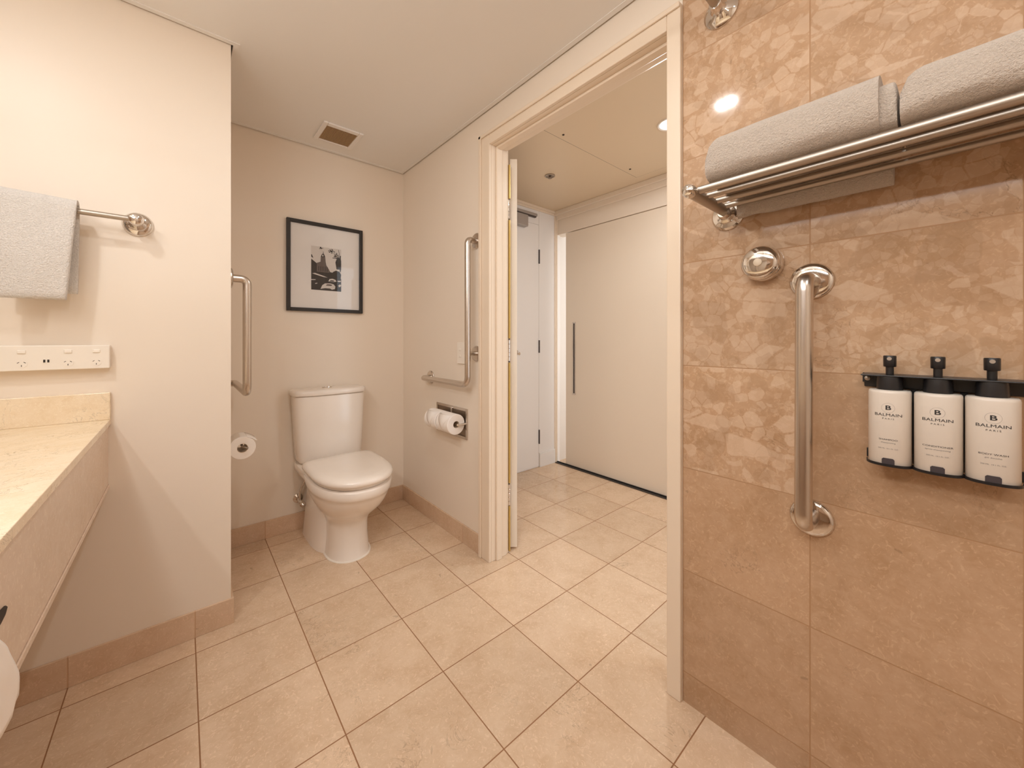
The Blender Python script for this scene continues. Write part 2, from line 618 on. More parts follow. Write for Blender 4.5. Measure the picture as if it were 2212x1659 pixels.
# hallway side wall with header over the sliding door
b = MB()
b.box(HX1, HX1 + 0.1, HY1, -1.60, 2.036, TOP)
b.box(HX1, HX1 + 0.1, -1.60, YF, 0, TOP)
b.box(HX1 + 0.022, HX1 + 0.1, -0.30, -1.60, 2.0, 2.036)  # hidden block added to stop light leaking over the sliding door
struct(b.build('wall_hall_side', 'wall'))
b = MB()
b.box(2.30, 2.35, HY1, -1.75, 0, TOP)
b.box(HX1 + 0.1, 2.30, -1.70, -1.75, 0, TOP)
struct(b.build('wall_side_room', 'white'))
b = MB().box(HX1 + 0.001, HX1 + 0.03, HY1 - 0.022, HY1, 0, 2.036)
struct(b.build('trim_6', 'white'))
b = MB()
b.box(HX1 - 0.018, HX1, HY1 - 0.012, YF, 2.165, ZC + 0.002)
b.box(HX1 - 0.034, HX1 - 0.018, HY1 - 0.012, YF, 2.205, ZC + 0.002)
struct(b.build('trim_7', 'wall', bevel=0.004))
sd = MB().box(HX1 + 0.003, HX1 + 0.018, -0.259, -1.60, 0.008, 2.030).build('door_3', 'door', bevel=0.001)
struct(sd)
hb = MB()
hy = -0.352
hb.box(HX1 - 0.0005, HX1 + 0.003, hy - 0.016, hy + 0.016, 0.625, 1.25, 0)
hb.box(HX1 - 0.0015, HX1 - 0.0005, hy - 0.006, hy + 0.006, 0.637, 1.238, 1)
hb.build('recessed_handle', ['steel', 'slot'], sd)
tk = MB().box(HX1 - 0.032, HX1 + 0.003, -0.165, -1.58, 0, 0.005)
tk.box(HX1 - 0.006, HX1 + 0.003, -0.165, -1.58, 0.005, 0.011)
tag(tk.build('sliding_door_track', 'blacktrack'), 'black metal floor track running under the cream sliding door in the hallway', 'door track')

# bathroom door leaf, swung out into the hallway, seen on its hinge edge
ang = math.radians(50.5)
d_ = Vector((math.cos(ang), math.sin(ang), 0))
p_ = Vector((math.sin(ang), -math.cos(ang), 0))
E1 = Vector((0.1435, -0.9575, 0))
L_, T_ = 0.80, 0.0375
q = [E1, E1 + p_ * T_, E1 + p_ * T_ + d_ * L_, E1 + d_ * L_]
vv = [(a.x, a.y, z) for z in (0.012, 2.045) for a in q]
d1 = MB().add(vv, [(0, 3, 2, 1), (4, 5, 6, 7), (0, 1, 5, 4), (1, 2, 6, 5), (2, 3, 7, 6), (3, 0, 4, 7)]).build('door_1', 'door', bevel=0.0015)
struct(d1)
for z0, z1 in ((1.722, 1.82), (0.989, 1.098), (0.245, 0.352)):
    m = MB()
    n_ = 5
    hh = (z1 - z0) / n_
    for k in range(n_):
        m.lathe([(0, 0.0055), (0.001, 0.0068), (hh - 0.0015, 0.0068), (hh - 0.0005, 0.0055)], (0.1215, -0.975, z0 + k * hh), (0, 0, 1), 14)
    m.build('hinge', 'chrome', d1)
st = MB()
st.box(0.118, 0.124, -0.984, -0.945, 0.36, 0.98).box(0.118, 0.124, -0.984, -0.945, 1.105, 1.715).box(0.118, 0.124, -0.984, -0.945, 1.826, 2.0).box(0.118, 0.124, -0.984, -0.945, 0.01, 0.24)  # gold colour painted in for the warm light bouncing behind the door
st.build('brass_weather_strip', 'brass', d1)['label'] = 'brass strip in the gap between jamb and door edge'
m = MB()
hp = E1 + d_ * (L_ - 0.06)
for sgn in (0, 1):
    base = hp + p_ * (T_ if sgn else 0)
    ax = p_ if sgn else -p_
    m.lathe([(0, 0.025), (0.006, 0.025), (0.007, 0.009), (0.05, 0.009)], (base.x, base.y, 1.0), ax, 20)
    tip = base + ax * 0.045
    m.tube([(tip.x, tip.y, 1.0), (tip.x - d_.x * 0.11, tip.y - d_.y * 0.11, 1.0)], 0.009)
m.build('door_handle', 'chrome', d1)

# ------------------------------------------------------------ ceiling fittings


def downlight(x, y, z, label, r=0.065):
    t_ = thing('recessed_downlight', label, 'ceiling light', (x, y, z), 'recessed downlights')
    MB().lathe([(0.0, r * 0.80), (-0.004, r * 0.82), (-0.006, r * 0.95), (-0.001, r), (0.0, r)][::-1], (x, y, z), (0, 0, 1), 40).build('rim', 'white', t_)
    MB().lathe([(0.0, 0.0), (-0.0065, 0.0), (-0.0065, r * 0.70), (-0.0035, r * 0.81), (0.0, r * 0.80)], (x, y, z), (0, 0, 1), 40).build('diffuser', 'lamp', t_)
    return t_


downlight(0.805, -1.49, ZC + 0.0, 'round white recessed downlight in the hallway ceiling, cut by the door frame')
downlight(-0.82, -1.755, ZC, 'round recessed downlight in the bathroom ceiling, out of frame above the floor')
downlight(-1.70, -1.45, ZC, 'round recessed downlight above the vanity, nearer the towel bar')
downlight(-1.62, -2.35, ZC, 'round recessed downlight above the vanity, farther from the towel bar')
downlight(-0.80, -3.05, ZC, 'round recessed downlight behind the camera above the shower floor')
downlight(0.80, -2.7, ZC + 0.002, 'round recessed downlight farther along the hallway ceiling')

t_ = thing('ceiling_access_panel', 'flush ceiling access panel with dark joint and two screws in the hallway', 'access panel', (0.8, -1.3, ZC))
MB().box(0.30, 1.281, -1.012, -1.84, ZC + 0.0010, ZC + 0.002).build('joint', 'slot', t_)
MB().box(0.303, 1.278, -1.015, -1.837, ZC, ZC + 0.0010).build('panel', 'hall_ceil', t_)
for x, y in ((0.456, -1.053), (1.124, -1.059)):
    MB().lathe([(0, 0.0065), (0.003, 0.0065), (0.004, 0.004)], (x, y, ZC), (0, 0, -1), 12).build('screw', 'slot', t_)

t_ = thing('fire_sprinkler', 'small concealed fire sprinkler with metal ring in the hallway ceiling', 'sprinkler', (0.793, -0.639, ZC))
MB().lathe([(-0.002, 0.034), (0.003, 0.036), (0.006, 0.031), (0.006, 0.026), (0.001, 0.024)], (0.793, -0.639, ZC), (0, 0, -1), 32).build('ring', 'rod', t_)
MB().lathe([(-0.001, 0.024), (0.003, 0.024), (0.0035, 0.008), (0.014, 0.007), (0.015, 0.014), (0.017, 0.014)], (0.793, -0.639, ZC), (0, 0, -1), 24).build('head', 'darksteel', t_)

t_ = thing('exhaust_vent', 'square white exhaust vent with tan slatted grille in the ceiling above the toilet', 'vent', (-0.5, -0.235, ZC))
m = MB()
vx0, vx1, vy0, vy1 = -0.603, -0.397, -0.343, -0.128
gx0, gx1, gy0, gy1 = -0.580, -0.420, -0.312, -0.148
m.box(vx0, gx0, vy0, vy1, ZC - 0.009, ZC).box(gx1, vx1, vy0, vy1, ZC - 0.009, ZC)
m.box(gx0, gx1, vy0, gy0, ZC - 0.009, ZC).box(gx0, gx1, gy1, vy1, ZC - 0.009, ZC)
m.build('frame', 'white', t_, bevel=0.003)
MB().box(gx0, gx1, gy0, gy1, ZC - 0.002, ZC).build('backing', 'grilledark', t_)
m = MB()
for k in range(26):
    x = gx0 + (k + 0.5) * (gx1 - gx0) / 26
    m.box(x - 0.0019, x + 0.0019, gy0, gy1, ZC - 0.0065, ZC - 0.002)
m.build('grille', 'grille', t_)

# ------------------------------------------------------------ framed picture
t_ = thing('framed_picture', 'black and white street photograph in a dark frame on the wall above the toilet', 'picture', (-0.5015, -0.001, 1.529))
fx0, fx1, fz0, fz1 = -0.716, -0.287, 1.265, 1.7935
w, y1, y0 = 0.020, -0.001, -0.024
m = MB().box(fx0, fx0 + w, y0, y1, fz0, fz1).box(fx1 - w, fx1, y0, y1, fz0, fz1)
m.box(fx0 + w, fx1 - w, y0, y1, fz0, fz0 + w).box(fx0 + w, fx1 - w, y0, y1, fz1 - w, fz1)
m.build('frame', 'frame', t_, bevel=0.002)
MB().box(fx0 + w, fx1 - w, -0.010, y1, fz0 + w, fz1 - w).build('mount_board', 'mat', t_)
MB().box(fx0 + w, fx1 - w, -0.0155, -0.0140, fz0 + w, fz1 - w).build('glass', 'glass', t_)
# the print: layered flat shapes, unit square coordinates
px0, px1, pz0, pz1 = -0.586, -0.416, 1.395, 1.655
pm = MB()


def poly(pts, mi, lay):
    y = -0.0104 - lay * 0.0001
    pm.add([(px0 + u * (px1 - px0), y, pz0 + v_ * (pz1 - pz0)) for u, v_ in pts], [tuple(range(len(pts)))], mi)


poly([(0, 0), (1, 0), (1, 1), (0, 1)], 2, 0)
poly([(0, 0), (1, 0), (1, .30), (.8, .42), (.62, .44), (.58, .5), (.5, .58), (.2, .60), (0, .72)], 0, 1)
poly([(.18, .42), (.60, .42), (.58, .5), (.50, .57), (.46, .70), (.40, .72), (.32, .66), (.18, .62)], 1, 2)   # hall
poly([(.30, .64), (.47, .64), (.465, .72), (.455, .77), (.31, .77)], 1, 3)                               # tower
poly([(.31, .77), (.455, .77), (.445, .80), (.42, .835), (.40, .85), (.395, .90), (.385, .90), (.38, .85), (.35, .835), (.325, .80)], 0, 3)
poly([(.355, .785), (.395, .785), (.40, .81), (.375, .825), (.355, .81)], 2, 4)
for k in range(5):
    x_ = .23 + .07 * k
    poly([(x_, .44), (x_ + .025, .44), (x_ + .025, .54), (x_ + .012, .56), (x_, .54)], 0, 4)
poly([(0, .70), (.18, .61), (.18, .64), (0, .745)], 2, 2)
poly([(0, .745), (.07, .72), (.02, .80), (0, .80)], 0, 2)
poly([(.03, .37), (.12, .385), (.40, .335), (.54, .305), (.40, .31), (.14, .35)], 2, 3)                     # awning
poly([(0, .235), (.14, .24), (.14, .225), (0, .215)], 2, 3)
poly([(.12, .15), (.19, .165), (.20, .15), (.14, .135)], 2, 3)
poly([(.30, .03), (.36, .12), (.45, .165), (.62, .175), (.74, .16), (.80, .11), (.78, .05), (.68, .03), (.62, .055), (.45, .055)], 2, 4)   # car
poly([(.47, .115), (.52, .15), (.62, .155), (.69, .145), (.66, .115)], 1, 5)
poly([(.56, .22), (.60, .275), (.70, .29), (.80, .27), (.84, .23), (.74, .215)], 2, 4)
poly([(.60, .225), (.64, .25), (.74, .25), (.76, .225)], 0, 5)
poly([(.86, .25), (.98, .26), (.99, .235), (.90, .225)], 2, 4)
poly([(.92, .10), (.98, .12), (1, .16), (.94, .17), (.90, .14)], 2, 4)
poly([(.60, .30), (.66, .29), (.66, .43), (.60, .42)], 0, 3)
poly([(.66, .28), (.97, .28), (1, .40), (.94, .47), (.82, .49), (.72, .45), (.66, .38)], 0, 3)
poly([(.84, .52), (1, .52), (1, .74), (.94, .80), (.84, .76), (.80, .68)], 0, 2)                           # foliage
poly([(.95, .47), (.985, .47), (.985, .86), (.955, .84)], 0, 3)
random.seed(5)
for (cx_, cy_, rx, ry, n_) in ((.66, .93, .12, .05, 22), (.80, .86, .10, .05, 16), (.90, .80, .07, .05, 12), (.33, .965, .09, .02, 8), (.90, .68, .08, .08, 10)):
    for k in range(n_):
        a, rr_ = random.uniform(0, 2 * PI), random.uniform(0, 1)
        ux, vz = cx_ + math.cos(a) * rx * rr_, cy_ + math.sin(a) * ry * rr_
        s1, s2 = random.uniform(.012, .032), random.uniform(.006, .016)
        th_ = random.uniform(-.9, .2)
        pp = []
        for q_ in range(5):
            aa = q_ * 2 * PI / 5
            dx, dz = math.cos(aa) * s1, math.sin(aa) * s2
            pp.append((min(1, max(0, ux + dx * math.cos(th_) - dz * math.sin(th_))), min(1, vz + dx * math.sin(th_) + dz * math.cos(th_))))
        poly(pp, 0, 5)
poly([(.99, .70), (1, .72), (.93, .92), (.91, .99), (.90, .98), (.92, .90)], 0, 4)
poly([(.70, .77), (.86, .78), (.99, .68), (.99, .70), (.86, .80), (.70, .785)], 0, 4)
pm.build('print', ['print_dark', 'print_mid', 'print_light'], t_)

# ------------------------------------------------------------ toilet
TX = -0.505
t_ = thing('toilet', 'white close-coupled porcelain toilet with closed lid against the alcove wall', 'toilet', (TX, -0.35, 0))
m = MB()
S = lambda z, hw, yf, yb, cy=-0.40, pf=2.2, pb=3.0: super_ring(TX, cy, z, hw, yf, yb, pf, pb)
m.rings([S(0.0, .104, -.535, -.24), S(0.02, .100, -.530, -.24), S(0.10, .094, -.520, -.24), S(0.16, .094, -.522, -.24),
         S(0.19, .100, -.535, -.23, -.40), S(0.215, .112, -.562, -.22, -.40), S(0.245, .134, -.604, -.20, -.41), S(0.275, .152, -.642, -.19, -.42),
         S(0.305, .166, -.670, -.18, -.42), S(0.335, .176, -.690, -.18, -.42), S(0.352, .180, -.698, -.18, -.42),
         S(0.356, .1835, -.704, -.18, -.42), S(0.366, .186, -.709, -.18, -.42), S(0.395, .188, -.713, -.18, -.42, 2.25, 4),
         S(0.402, .184, -.708, -.18, -.42, 2.25, 4)])
# rear shroud of the trap
R_ = lambda z, hw, yf, yb: super_ring(TX, -0.16, z, hw, yf, yb, 3.2, 7)
m.rings([R_(0.0, .142, -.40, -.030), R_(0.02, .139, -.40, -.030), R_(0.15, .128, -.40, -.040), R_(0.30, .120, -.42, -.050), R_(0.36, .125, -.42, -.050)])
# deck below the cistern
D_ = lambda z, hw, yf, yb, k: super_ring(TX, -0.20, z, hw, yf, yb, 3.0, 9)
m.rings([D_(0.335, .120, -.42, -.05, 0), D_(0.352, .160, -.45, -.03, 0), D_(0.368, .178, -.46, -.012, 0), D_(0.398, .182, -.46, -.010, 0), D_(0.404, .178, -.455, -.012, 0)])
m.build('pan', 'porcelain', t_, edge=55)
m = MB()
m.rings([super_ring(TX, -.42, z, hw, yf, yb, 2.25, 5) for z, hw, yf, yb in
         ((.4045, .166, -.686, -.225), (.406, .171, -.692, -.222), (.418, .172, -.694, -.222), (.4205, .168, -.690, -.225))])
m.build('seat', 'seat', t_, edge=50)
m = MB()
prof = [(.4225, .176, -.702, -.232), (.4235, .184, -.712, -.226), (.430, .1885, -.718, -.222), (.440, .1885, -.718, -.222),
        (.449, .184, -.713, -.226), (.4555, .172, -.698, -.238), (.4595, .150, -.668, -.26), (.4615, .10, -.59, -.31), (.462, .03, -.47, -.39)]
m.rings([super_ring(TX, -.43, z, hw, yf, yb, 2.35, 9) for z, hw, yf, yb in prof])
m.build('lid', 'seat', t_, edge=60)
for sx in (-.075, .075):
    MB().box(TX + sx - .02, TX + sx + .02, -.235, -.195, .404, .438).build('hinge', 'seat', t_, bevel=0.006)
K = lambda z, hw, yf, yb: super_ring(TX, -0.085, z, hw, yf, yb, 3.4, 9)
m = MB()
m.rings([K(.404, .150, -.150, -.035), K(.412, .168, -.158, -.03), K(.430, .176, -.162, -.022), K(.55, .183, -.164, -.018), K(.775, .193, -.166, -.016), K(.782, .190, -.163, -.018)])
m.build('cistern', 'porcelain', t_, edge=50)
m = MB()
m.rings([K(.7835, .190, -.163, -.014), K(.785, .199, -.172, -.006), K(.790, .2005, -.174, -.005), K(.806, .2005, -.174, -.005),
         K(.812, .197, -.170, -.007), K(.816, .185, -.158, -.016), K(.8175, .14, -.13, -.04), K(.818, .05, -.10, -.07)])
m.build('cistern_lid', 'porcelain', t_, edge=60)
m = MB().rings([[(TX - 0.012 + .028 * math.cos(a) * k, -0.080 + .018 * math.sin(a) * k, z) for a in [i * 2 * PI / 28 for i in range(28)]]
                for z, k in ((.8165, 1), (.8205, 1), (.8215, .92), (.8200, .9), (.8200, .1))])
m.build('flush_button', 'chrome', t_)
m = MB()
m.rings([super_ring(TX, -.40, z, hw, yf, -.20, 2.2, 3) for z, hw, yf in ((0.0, .110, -.542), (.003, .109, -.541), (.0055, .105, -.536))])
m.build('silicone_bead', 'white_plastic', t_)

vx, vy, vz = -0.655, -0.05, 0.180
t_ = thing('stop_valve', 'small chrome stop valve on the wall left of the toilet pan', 'valve', (vx, 0, vz))
MB().lathe([(0, 0.026), (0.004, 0.026), (0.010, 0.012), (0.05, 0.0095), (0.075, 0.0095), (0.078, 0.006)], (vx, -0.001, vz), (0, -1, 0), 24).build('body', 'chrome', t_)
MB().lathe([(0, 0.008), (0.018, 0.008), (0.019, 0.015), (0.026, 0.016), (0.036, 0.013), (0.038, 0.007)], (vx, -0.056, vz), (0.35, -0.6, -0.55), 20).build('handle', 'chrome', t_)
MB().tube(bend([(vx, -0.052, vz + 0.004), (vx, -0.052, vz + 0.06), (vx + 0.03, -0.055, vz + 0.12), (vx + 0.045, -0.07, 0.345)], 0.03), 0.0055).build('hose', 'steel', t_)

# ------------------------------------------------------------ grab rails


def flange(o, axis, r=0.042, th=0.010, mat='steel', parent=None, name='flange'):
    return MB().lathe([(0, r), (th * 0.35, r), (th * 0.75, r * 0.93), (th, r * 0.78), (th * 1.1, r * 0.45), (th * 1.1, 0.001)], o, axis, 40).build(name, mat, parent)


t_ = thing('grab_rail', 'L-shaped stainless grab rail on the wall between the toilet and the door', 'grab rail', (0, -0.861, 1.2))
ry, ro, rz0, rz1, rend = -0.861, -0.058, 0.868, 1.610, -0.385
MB().tube(bend([(-0.006, ry, rz1), (ro, ry, rz1), (ro, ry, rz0), (ro, rend, rz0), (-0.006, rend, rz0)], 0.045, 10), 0.0155, 20).build('rail', 'steel', t_)
MB().tube([(-0.006, ry, 1.026), (ro, ry, 1.026)], 0.011, 16).build('support', 'steel', t_)
for y, z in ((ry, rz1), (ry, 1.026), (rend, rz0)):
    flange((-0.0005, y, z), (-1, 0, 0), 0.041, 0.009, 'steel', t_)

t_ = thing('grab_rail', 'L-shaped stainless grab rail beside the partition corner left of the picture', 'grab rail', (XL, -0.595, 1.2))
ax_, ay_ = XL + 0.058, -0.595
MB().tube(bend([(XL + 0.006, ay_, 1.345), (ax_, ay_, 1.345), (ax_, ay_, 0.880), (ax_, -0.12, 0.880), (XL + 0.006, -0.12, 0.880)], 0.045, 10), 0.0155, 20).build('rail', 'steel', t_)
for y, z in ((ay_, 1.345), (-0.12, 0.880)):
    flange((XL + 0.0005, y, z), (1, 0, 0), 0.041, 0.009, 'steel', t_)

t_ = thing('grab_rail', 'straight vertical stainless grab rail on the tiled shower wall', 'grab rail', (0, -2.235, 0.95))
MB().tube(bend([(-0.008, -2.236, 1.241), (-0.075, -2.236, 1.241), (-0.075, -2.234, 0.669), (-0.008, -2.234, 0.669)], 0.045, 12), 0.0168, 24).build('rail', 'steel', t_)
for z in (1.241, 0.669):
    flange((-0.0005, -2.235, z), (-1, 0, 0), 0.0435, 0.011, 'chrome', t_)

# shower curtain rail crossing the room above the camera
t_ = thing('curtain_rail', 'round chrome curtain rail end on the tiled wall at the top of the frame', 'rail', (0, -2.035, 2.02))
MB().tube([(-0.010, -2.033, 2.028), (XV + 0.01, -2.033, 2.028)], 0.0125, 20).build('tube', 'rod', t_)
for x, s_ in ((-0.0005, -1), (XV + 0.0005, 1)):
    MB().lathe([(0, 0.045), (0.005, 0.045), (0.014, 0.036), (0.020, 0.022), (0.030, 0.0165), (0.045, 0.016), (0.046, 0.0126)], (x, -2.033, 2.028), (s_, 0, 0), 40).build('flange', 'chrome', t_)

# retractable clothes line
t_ = thing('clothes_line_reel', 'round chrome retractable clothes line on the tiled wall above the shower grab rail', 'clothes line', (0, -2.136, 1.296))
o_ = (-0.0005, -2.136, 1.296)
MB().lathe([(0, 0.0455), (0.008, 0.0455), (0.016, 0.043), (0.020, 0.041)], o_, (-1, 0, 0), 48).build('base', 'chrome', t_)
MB().lathe([(0.020, 0.0405), (0.026, 0.0430), (0.034, 0.0430), (0.041, 0.0405), (0.0455, 0.0360), (0.0462, 0.0340), (0.0470, 0.0325), (0.0485, 0.018), (0.049, 0.001)], o_, (-1, 0, 0), 48).build('cap', 'chrome', t_)
MB().lathe([(0.047, 0.0095), (0.0515, 0.0095), (0.0525, 0.008), (0.0525, 0.001)], o_, (-1, 0, 0), 24).build('button', 'puck', t_)

# ------------------------------------------------------------ towel rack and towels
RY, RZ = -2.050, 1.458
t_ = thing('towel_rack', 'chrome rod towel shelf holding folded bath towels on the tiled wall', 'towel rack', (0, RY, RZ))
MB().lathe([(0, 0.041), (0.004, 0.041), (0.010, 0.036), (0.012, 0.026), (0.020, 0.024), (0.022, 0.017), (0.034, 0.0145), (0.040, 0.012)], (-0.0005, RY, RZ - 0.012), (-1, 0, 0), 40).build('flange', 'chrome', t_)
MB().tube([(-0.025, RY, RZ - 0.004), (-0.235, RY, RZ - 0.004)], 0.0138, 20).build('arm', 'rod', t_)
MB().lathe([(0, 0.0138), (0.004, 0.0155), (0.016, 0.0160), (0.024, 0.013), (0.027, 0.007), (0.028, 0.001)], (-0.228, RY, RZ - 0.004), (-1, 0, 0), 24).build('arm_end_cap', 'chrome', t_)
RODX = (-0.215, -0.163, -0.108, -0.050)
REND = -2.86
for i, x in enumerate(RODX):
    MB().tube([(x, RY - 0.008, RZ + 0.001), (x, REND, RZ + 0.001)], 0.0092 if i == 0 else 0.0074, 16).build('rod', 'rod', t_)
MB().tube([(-0.025, REND, RZ - 0.004), (-0.235, REND, RZ - 0.004)], 0.0115, 20).build('arm', 'rod', t_)
MB().lathe([(0, 0.041), (0.004, 0.041), (0.010, 0.036), (0.012, 0.026), (0.020, 0.024), (0.022, 0.017), (0.034, 0.0145), (0.040, 0.012)], (-0.0005, REND, RZ - 0.012), (-1, 0, 0), 40).build('flange', 'chrome', t_)


def fold(y0, y1, x0, x1, z0, h, rnd0, rnd1, seed, n=56, lump=0.004):
    """soft folded towel lying along y; ends rounded by rnd0 (near y0) and rnd1 (near y1)"""
    rr = []
    N = 40
    for i in range(N + 1):
        y = y0 + (y1 - y0) * i / N
        k = 1.0
        d0, d1 = abs(y - y0), abs(y - y1)
        if d0 < rnd0:
            k = min(k, 0.62 + 0.38 * math.sqrt(max(0, 1 - (1 - d0 / rnd0) ** 2)))
        if rnd1 and d1 < rnd1:
            k = min(k, 0.80 + 0.20 * math.sqrt(max(0, 1 - (1 - d1 / rnd1) ** 2)))
        hw, hh = (x1 - x0) / 2, h * k / 2
        ring = []
        for j in range(n):
            a = 2 * PI * j / n
            c_, s_ = math.cos(a), math.sin(a)
            p = 3.6
            x = (x0 + x1) / 2 + hw * (0.9 + 0.1 * k) * math.copysign(abs(c_) ** (2 / p), c_)
            z = z0 + hh + hh * math.copysign(abs(s_) ** (2 / p), s_)
            nv = noise.noise(Vector((x * 14 + seed, y * 12, z * 14)))
            if s_ > -0.5:
                x += nv * lump
                z += nv * lump * (1 if s_ > 0 else 0.2)
            ring.append((x, y, z))
        rr.append(ring)
    return rr


t_ = thing('bath_towel', 'folded white bath towel at the near end of the chrome rack, beside the door frame', 'towel', (-0.13, -2.22, RZ), 'bath towels on the rack')
tz = RZ + 0.0115
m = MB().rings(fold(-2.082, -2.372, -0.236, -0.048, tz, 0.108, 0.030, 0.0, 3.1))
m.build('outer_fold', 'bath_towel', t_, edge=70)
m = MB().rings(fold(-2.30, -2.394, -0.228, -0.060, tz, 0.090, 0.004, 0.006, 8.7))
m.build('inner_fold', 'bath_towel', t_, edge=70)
m = MB()
rr = []
for i in range(25):
    y = -2.085 - 0.292 * i / 24
    e_ = 0.004 * noise.noise(Vector((y * 20, 0, 1)))
    pr = [(-0.038, 1.50), (-0.041, 1.47), (-0.040, 1.445), (-0.036, 1.428 + e_), (-0.028, 1.423 + e_), (-0.020, 1.428 + e_), (-0.014, 1.445), (-0.012, 1.47), (-0.014, 1.50)]
    rr.append([(x, y, z) for x, z in pr])
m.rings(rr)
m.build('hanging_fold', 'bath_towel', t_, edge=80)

t_ = thing('bath_towel', 'folded white bath towel running out of frame at the top right', 'towel', (-0.13, -2.60, RZ), 'bath towels on the rack')
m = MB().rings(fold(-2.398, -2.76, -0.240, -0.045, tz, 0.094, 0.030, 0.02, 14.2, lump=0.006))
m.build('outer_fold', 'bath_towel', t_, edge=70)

# ------------------------------------------------------------ soap dispensers
BZ0, BZ1 = 0.8455, 0.9955


def font_mesh(text, size, fm):
    cu = bpy.data.curves.new('txt', 'FONT')
    cu.body = text
    cu.size = size
    cu.align_x = 'CENTER'
    cu.align_y = 'CENTER'
    cu.resolution_u = 3
    cu.extrude = 0.0
    cu.offset = fm or 0.0
    ob = bpy.data.objects.new('txt', cu)
    me = bpy.data.meshes.new_from_object(ob)
    vs = [tuple(v.co) for v in me.vertices]
    fs = [tuple(p.vertices) for p in me.polygons]
    bpy.data.objects.remove(ob)
    bpy.data.curves.remove(cu)
    bpy.data.meshes.remove(me)
    return vs, fs


t_ = thing('dispenser_bracket', 'black wall bracket holding three white soap bottles on the tiled wall', 'bracket', (0, -2.438, 0.94))
m = MB()
ya, yb_ = -2.333, -2.553
m.box(-0.0005, -0.007, ya + 0.004, yb_, 0.996, 1.026)
m.box(-0.0005, -0.062, ya + 0.004, yb_, 1.0235, 1.0265)
m.build('top_rail', 'black', t_, bevel=0.0015)
YC = (-2.3715, -2.4375, -2.5025)
HWB, DX0, DX1 = 0.0318, -0.010, -0.073


def oval(yc, z, k=1.0, kx=1.0, p=2.5, n=48, grow=0.0):
    xc, hx = (DX0 + DX1) / 2, abs(DX1 - DX0) / 2 * kx + grow
    r = []
    for j in range(n):
        a = 2 * PI * j / n
        c_, s_ = math.cos(a), math.sin(a)
        r.append((xc + hx * math.copysign(abs(c_) ** (2 / p), c_), yc + (HWB * k + grow) * math.copysign(abs(s_) ** (2 / p), s_), z))
    return r


for yc in YC:
    m = MB().rings([oval(yc, 0.9968, 0.62, 0.66, 2.2), oval(yc, 1.010, 0.62, 0.66, 2.2), oval(yc, 1.0235, 0.58, 0.62, 2.2)])
    m.build('collar', 'black', t_)
m = MB()
for yc in YC:
    o1 = oval(yc, 0, grow=0.0012)
    o2 = oval(yc, 0, grow=0.0030)
    rr = []
    front = [j for j in range(48) if 12 <= j <= 36]
    prof_ = [[(o1[j][0], o1[j][1], 0.8425), (o2[j][0], o2[j][1], 0.8425), (o2[j][0], o2[j][1], 0.8475), (o1[j][0], o1[j][1], 0.8475)] for j in front]
    m.rings(prof_, smooth=False)
    m.box(-0.0005, DX1 + 0.02, yc - 0.024, yc + 0.024, 0.8412, 0.8445)
m.box(-0.0005, -0.006, ya, yb_, 0.8412, 0.860)
m.build('bottom_cradle', 'black', t_)
m = MB()
for yc in (YC[0] + 0.033, ):
    m.box(-0.0005, -0.0085, yc - 0.004, yc + 0.012, 1.006, 1.0265)
    m.lathe([(0, 0.0052), (0.003, 0.0048), (0.0042, 0.001)], (-0.0085, yc + 0.004, 1.0145), (-1, 0, 0), 20, 1)
m.build('end_lug', ['black', 'rod'], t_)
m = MB()
for dy in (0.033, -0.033):
    m.box(-0.0005, -0.004, YC[1] + dy - 0.005, YC[1] + dy + 0.005, 0.86, 1.004)
m.build('upright', 'black', t_)

